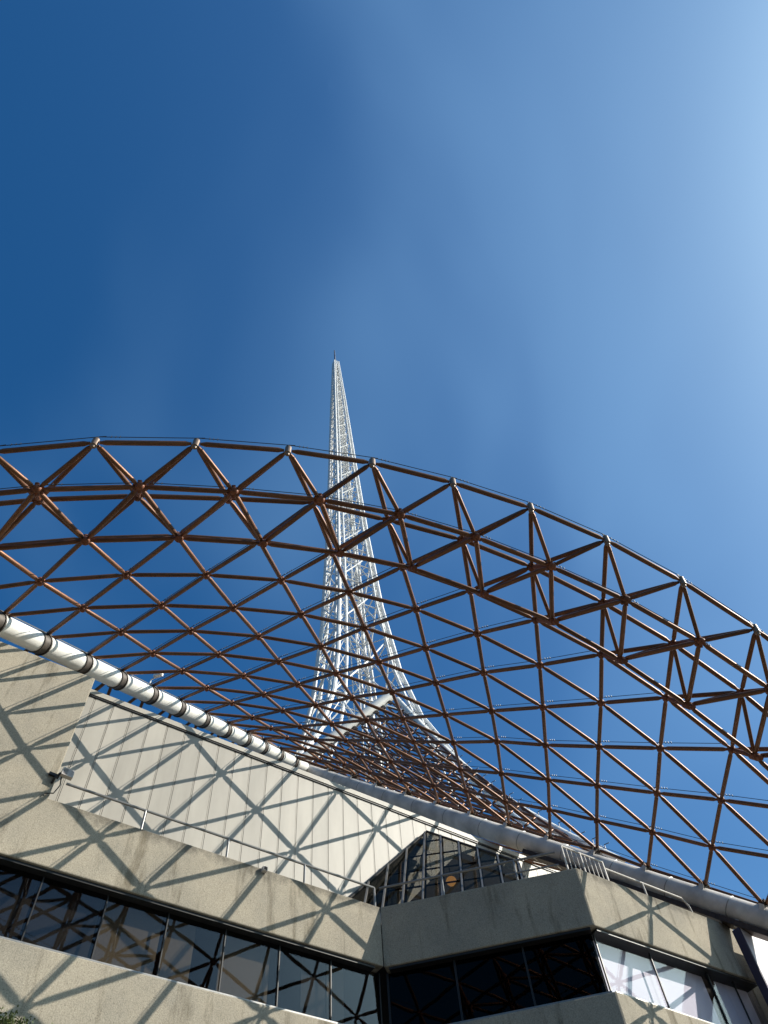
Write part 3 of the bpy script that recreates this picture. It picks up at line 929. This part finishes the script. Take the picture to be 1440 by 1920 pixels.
# ------------------------------------------------------------------ spire
spire = thing('lattice_spire', 'tall white tapering steel lattice spire with a thin dark mast on top', 'tower', (-5.0, 55, 0))
PROF = [(30, 46.0), (40, 31.0), (48, 20.5), (56.4, 13.4), (63.3, 10.4), (75.4, 8.0), (93.8, 6.3), (116, 4.9), (145, 3.3), (172, 1.5)]
def prof(z):
    for (z0, w0), (z1, w1) in zip(PROF, PROF[1:]):
        if z <= z1:
            t = (z - z0) / (z1 - z0)
            return w0 + (w1 - w0) * t
    return PROF[-1][1]
def axis(z): return Vector((-5.15 - (z - 50) * .0112, 55, z))
def leg(i, z, sub=0):
    W_ = prof(z) / 2 / .97
    an = math.radians(-14 + 90 * i)
    r_ = W_ * .93
    p = axis(z) + Vector((math.cos(an), math.sin(an), 0)) * r_
    if sub:
        sp = .085 * W_ + .16
        an2 = an + (2.2 if sub == 1 else -2.2)
        p += Vector((math.cos(an2), math.sin(an2), 0)) * sp * 1.5
    return p
levels = [34.0]
while levels[-1] < 171:
    levels.append(levels[-1] + max(2.3, prof(levels[-1]) * .56))
levels[-1] = 172.0
def rad(z, r): return r * (.62 + .38 * min(1, prof(z) / 9))
for i in range(4):
    for sub, r in ((0, .24), (1, .16), (2, .16)):
        zs_ = [34, 40, 44, 48, 52, 56.4, 60, 63.3, 69, 75.4, 84, 93.8, 105, 116, 130, 145, 158, 172]
        smooth_by_angle(MB().path([leg(i, z, sub) for z in zs_], [rad(z, r) for z in zs_], 8).build('leg_chord', M['tower'], spire))
ME_BR = unit_mesh('brace_bar', MB().tube((0, 0, 0), (0, 0, 1), .08, n=7), M['tower'])
upper = MB()
def bar(a, b_, z, s=1.0, name='brace'):
    if z < 84:
        place_strut(name, ME_BR, a, b_, spire, 0, s)
    else:
        upper.tube(a, b_, 0.076 * s * (.62 + .38 * min(1, prof(z) / 9)), n=5, caps=False)
for li, (z0, z1) in enumerate(zip(levels, levels[1:])):
    zm = (z0 + z1) / 2
    for i in range(4):
        j = (i + 1) % 4
        A0, A1, B0, B1 = leg(i, z0), leg(i, z1), leg(j, z0), leg(j, z1)
        bar(A0, B0, z0, 1.0, 'ring_bar')
        if li % 2: bar(A0, (A1 + B1) / 2, z0, 1.15); bar(B0, (A1 + B1) / 2, z0, 1.15)
        else: bar((A0 + B0) / 2, A1, z0, 1.15); bar((A0 + B0) / 2, B1, z0, 1.15)
        # lacing inside each leg
        n_ = 2 if z0 < 84 else 1
        for q in range(n_):
            za, zb = z0 + (z1 - z0) * q / n_, z0 + (z1 - z0) * (q + 1) / n_
            upper.tube(leg(i, za), leg(i, zb, 1), .048, n=5, caps=False)
            upper.tube(leg(i, za), leg(i, zb, 2), .048, n=5, caps=False)
            upper.tube(leg(i, za, 1), leg(i, za, 2), .048, n=5, caps=False)
            upper.tube(leg(i, za, 1), leg(i, zb, 2), .048, n=5, caps=False)
    # plan bracing and the inner ladder
    bar(leg(0, z0), leg(2, z0), z0, .7, 'ring_bar'); bar(leg(1, z0), leg(3, z0), z0, .7, 'ring_bar')
for dx, dy in ((-.35, -.2), (.35, -.2), (-.35, .4), (.35, .4)):
    upper.path([axis(z) + Vector((dx, dy, 0)) for z in (34, 60, 90, 120, 150, 171)], [.05, .05, .06, .07, .09, .09], 6)
for z in range(36, 171, 2):
    upper.tube(axis(z) + Vector((-.35, -.2, 0)), axis(z) + Vector((.35, -.2, 0)), .035, n=4, caps=False)
    if z > 84: upper.tube(axis(z) + Vector((-.35, -.2, 0)), axis(z + 2) + Vector((.35, .4, 0)), .045, n=4, caps=False)
tag(upper.build('fine_bracing', M['tower'], spire), kind='stuff')
mast = MB(); mast.path([axis(171.5) + Vector((-.1, 0, 0)), axis(176) + Vector((-.1, 0, 0)), axis(181.5) + Vector((-.1, 0, 0))], [.22, .17, .12], 8)
mast.build('mast', plain('dark_mast_steel', (.08, .09, .12), .5, .4), spire)

# ------------------------------------------------------------------ small things
# floodlight on the corner of the tall concrete wall
fl = thing('floodlight', 'small grey-white floodlight box bracketed to the edge of the tall concrete wall', 'light', tuple(B(2.1, CL + .02, 12.5)))
c_ = B(2.24, CL + .14, 12.66)
MB().box(c_, BW * .115, BN * .05, Z * .085).build('housing', M['white_dirty_shade'], fl)
MB().box(c_ + BN * .054 - Z * .003, BW * .098, BN * .004, Z * .07).build('lens', M['glass_clear'], fl)
mb = MB(); mb.path([B(2.05, CL + .0, 12.45), B(2.05, CL + .10, 12.5), B(2.12, CL + .14, 12.62)], .025, 6); mb.box(B(2.03, CL + .02, 12.62), BW * .1, BN * .03, Z * .03)
mb.build('bracket', M['dark'], fl)
mb = MB(); mb.path([B(2.16, CL + .1, 12.6), B(2.2, CL + .08, 12.4), B(2.14, CL + .06, 12.2), B(2.0, CL + .03, 12.16), B(1.98, CL + .03, 12.1)], .012, 6)
mb.build('cable', M['dark'], fl)
# camera on the parapet
sc = thing('parapet_camera', 'tiny black and white camera box fixed to the front of the parapet', 'camera', tuple(B(6.77, CL, 12.26)))
MB().box(B(6.77, CL + .05, 12.27), BW * .05, BN * .05, Z * .05).build('housing', M['white_dirty_shade'], sc)
MB().box(B(6.77, CL + .104, 12.27), BW * .035, BN * .004, Z * .035).build('lens', M['black'], sc)
# camera standing on the left beam
pc = NODE[(8, 0)] + Vector((.02, -.02, .05))
sc = thing('beam_camera', 'white security camera on a short stalk above the left white beam', 'camera', tuple(pc))
MB().path([pc, pc + Vector((0, 0, .28)), pc + Vector((.16, -.05, .30))], .02, 6).build('stalk', M['white'], sc)
mb = MB(); mb.box(pc + Vector((.22, -.08, .36)), Vector((.13, -.04, -.02)), Vector((.02, .05, 0)), Vector((.0, .0, .06)))
mb.tube(pc + Vector((.34, -.12, .33)), pc + Vector((.37, -.13, .325)), .04, n=10)
mb.build('housing', M['white'], sc)
# amber lamp glowing behind the skylight glass
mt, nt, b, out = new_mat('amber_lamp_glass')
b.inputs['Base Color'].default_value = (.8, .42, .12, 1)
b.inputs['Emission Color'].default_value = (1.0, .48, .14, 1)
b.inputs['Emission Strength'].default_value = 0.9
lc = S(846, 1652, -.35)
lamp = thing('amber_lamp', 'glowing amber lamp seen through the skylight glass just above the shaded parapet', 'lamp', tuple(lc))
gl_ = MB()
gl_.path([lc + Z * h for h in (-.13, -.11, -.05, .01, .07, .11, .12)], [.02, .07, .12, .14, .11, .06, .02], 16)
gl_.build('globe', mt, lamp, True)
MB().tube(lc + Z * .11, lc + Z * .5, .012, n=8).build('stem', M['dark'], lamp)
# banner wall at the right edge
bn = thing('white_banner', 'white fabric banner on a dark frame at the right edge beside the ribbon window', 'banner', tuple(B(18.4, CR + .5, 0)))
UB0, UB1, CB = 17.42, 21.5, CR + .36
MB().prism([B(UB0 + .03, CB, 5), B(UB1, CB, 5), B(UB1, CB, 12.45), B(UB0 + .03, CB, 12.2)], BN * .02).build('fabric', M['banner'], bn)
MB().prism([B(UB0 - .03, CB + .03, 5), B(UB0 + .025, CB + .03, 5), B(UB0 + .025, CB + .03, 12.2), B(UB0 - .03, CB + .03, 12.2)], BN * -.2).build('frame', M['navy'], bn)
# small stays between the cladding wall and the right beam
for k in range(9):
    u = 11.5 + k * .9
    top = b0 + bd * max(0.5, (B(u, CP - .2, 0) + Vector((0, 0, 18)) - b0).dot(bd)) - upv * (RR + .1)
for k, u in enumerate((10.6, 13.0)):
    st = MB().tube(B(u, CP - .5, ztop(u) - .3), B(u, CP - .5, ztop(u) + .42), .05, n=8).build('vent_post', M['white'], bld)

# planted ledge at the foot of the left wall
led = MB().prism([B(-9, CL + .003, 7.0), B(6, CL + .003, 7.0), B(6, CL + .003, 7.71), B(-9, CL + .003, 7.71)], BN * .9).build('planter_ledge', M['concrete'])
tag(led, 'concrete planter ledge at the foot of the left wall', 'planter')
gm = MB()
random.seed(3)
for k in range(5200):
    u = random.uniform(-1, 3.6); c0 = CL + random.uniform(.15, .85)
    f = .5 + .5 * math.sin(u * 5.1 + 1.1) * math.sin(u * 2.3 + 2)
    h = random.uniform(.08, .26) * (.7 + .45 * f)
    p = B(u, c0, 7.74); d = Vector((random.uniform(-.5, .5), random.uniform(-.5, .5), 1)).normalized()
    s_ = Vector((random.uniform(-1, 1), random.uniform(-1, 1), 0)).normalized() * random.uniform(.010, .02)
    t = p + d * h
    gm.add([p - s_ * .25, p + s_ * .25, t], [(0, 1, 2)])          # stem, then small leaves up it
    for q in range(4):
        b_ = p + d * h * (.35 + .2 * q); e_ = Vector((random.uniform(-1, 1), random.uniform(-1, 1), random.uniform(.1, .9))).normalized() * random.uniform(.03, .055)
        x_ = e_.cross(Vector((random.uniform(-1, 1), random.uniform(-1, 1), 1))).normalized() * .014
        gm.add([b_, b_ + e_ * .5 + x_, b_ + e_, b_ + e_ * .5 - x_], [(0, 1, 2, 3)])
go = gm.build('ground_cover', M['leaf'])
tag(go, 'green ground cover plants along the planter ledge at the bottom left', 'plants', kind='stuff')
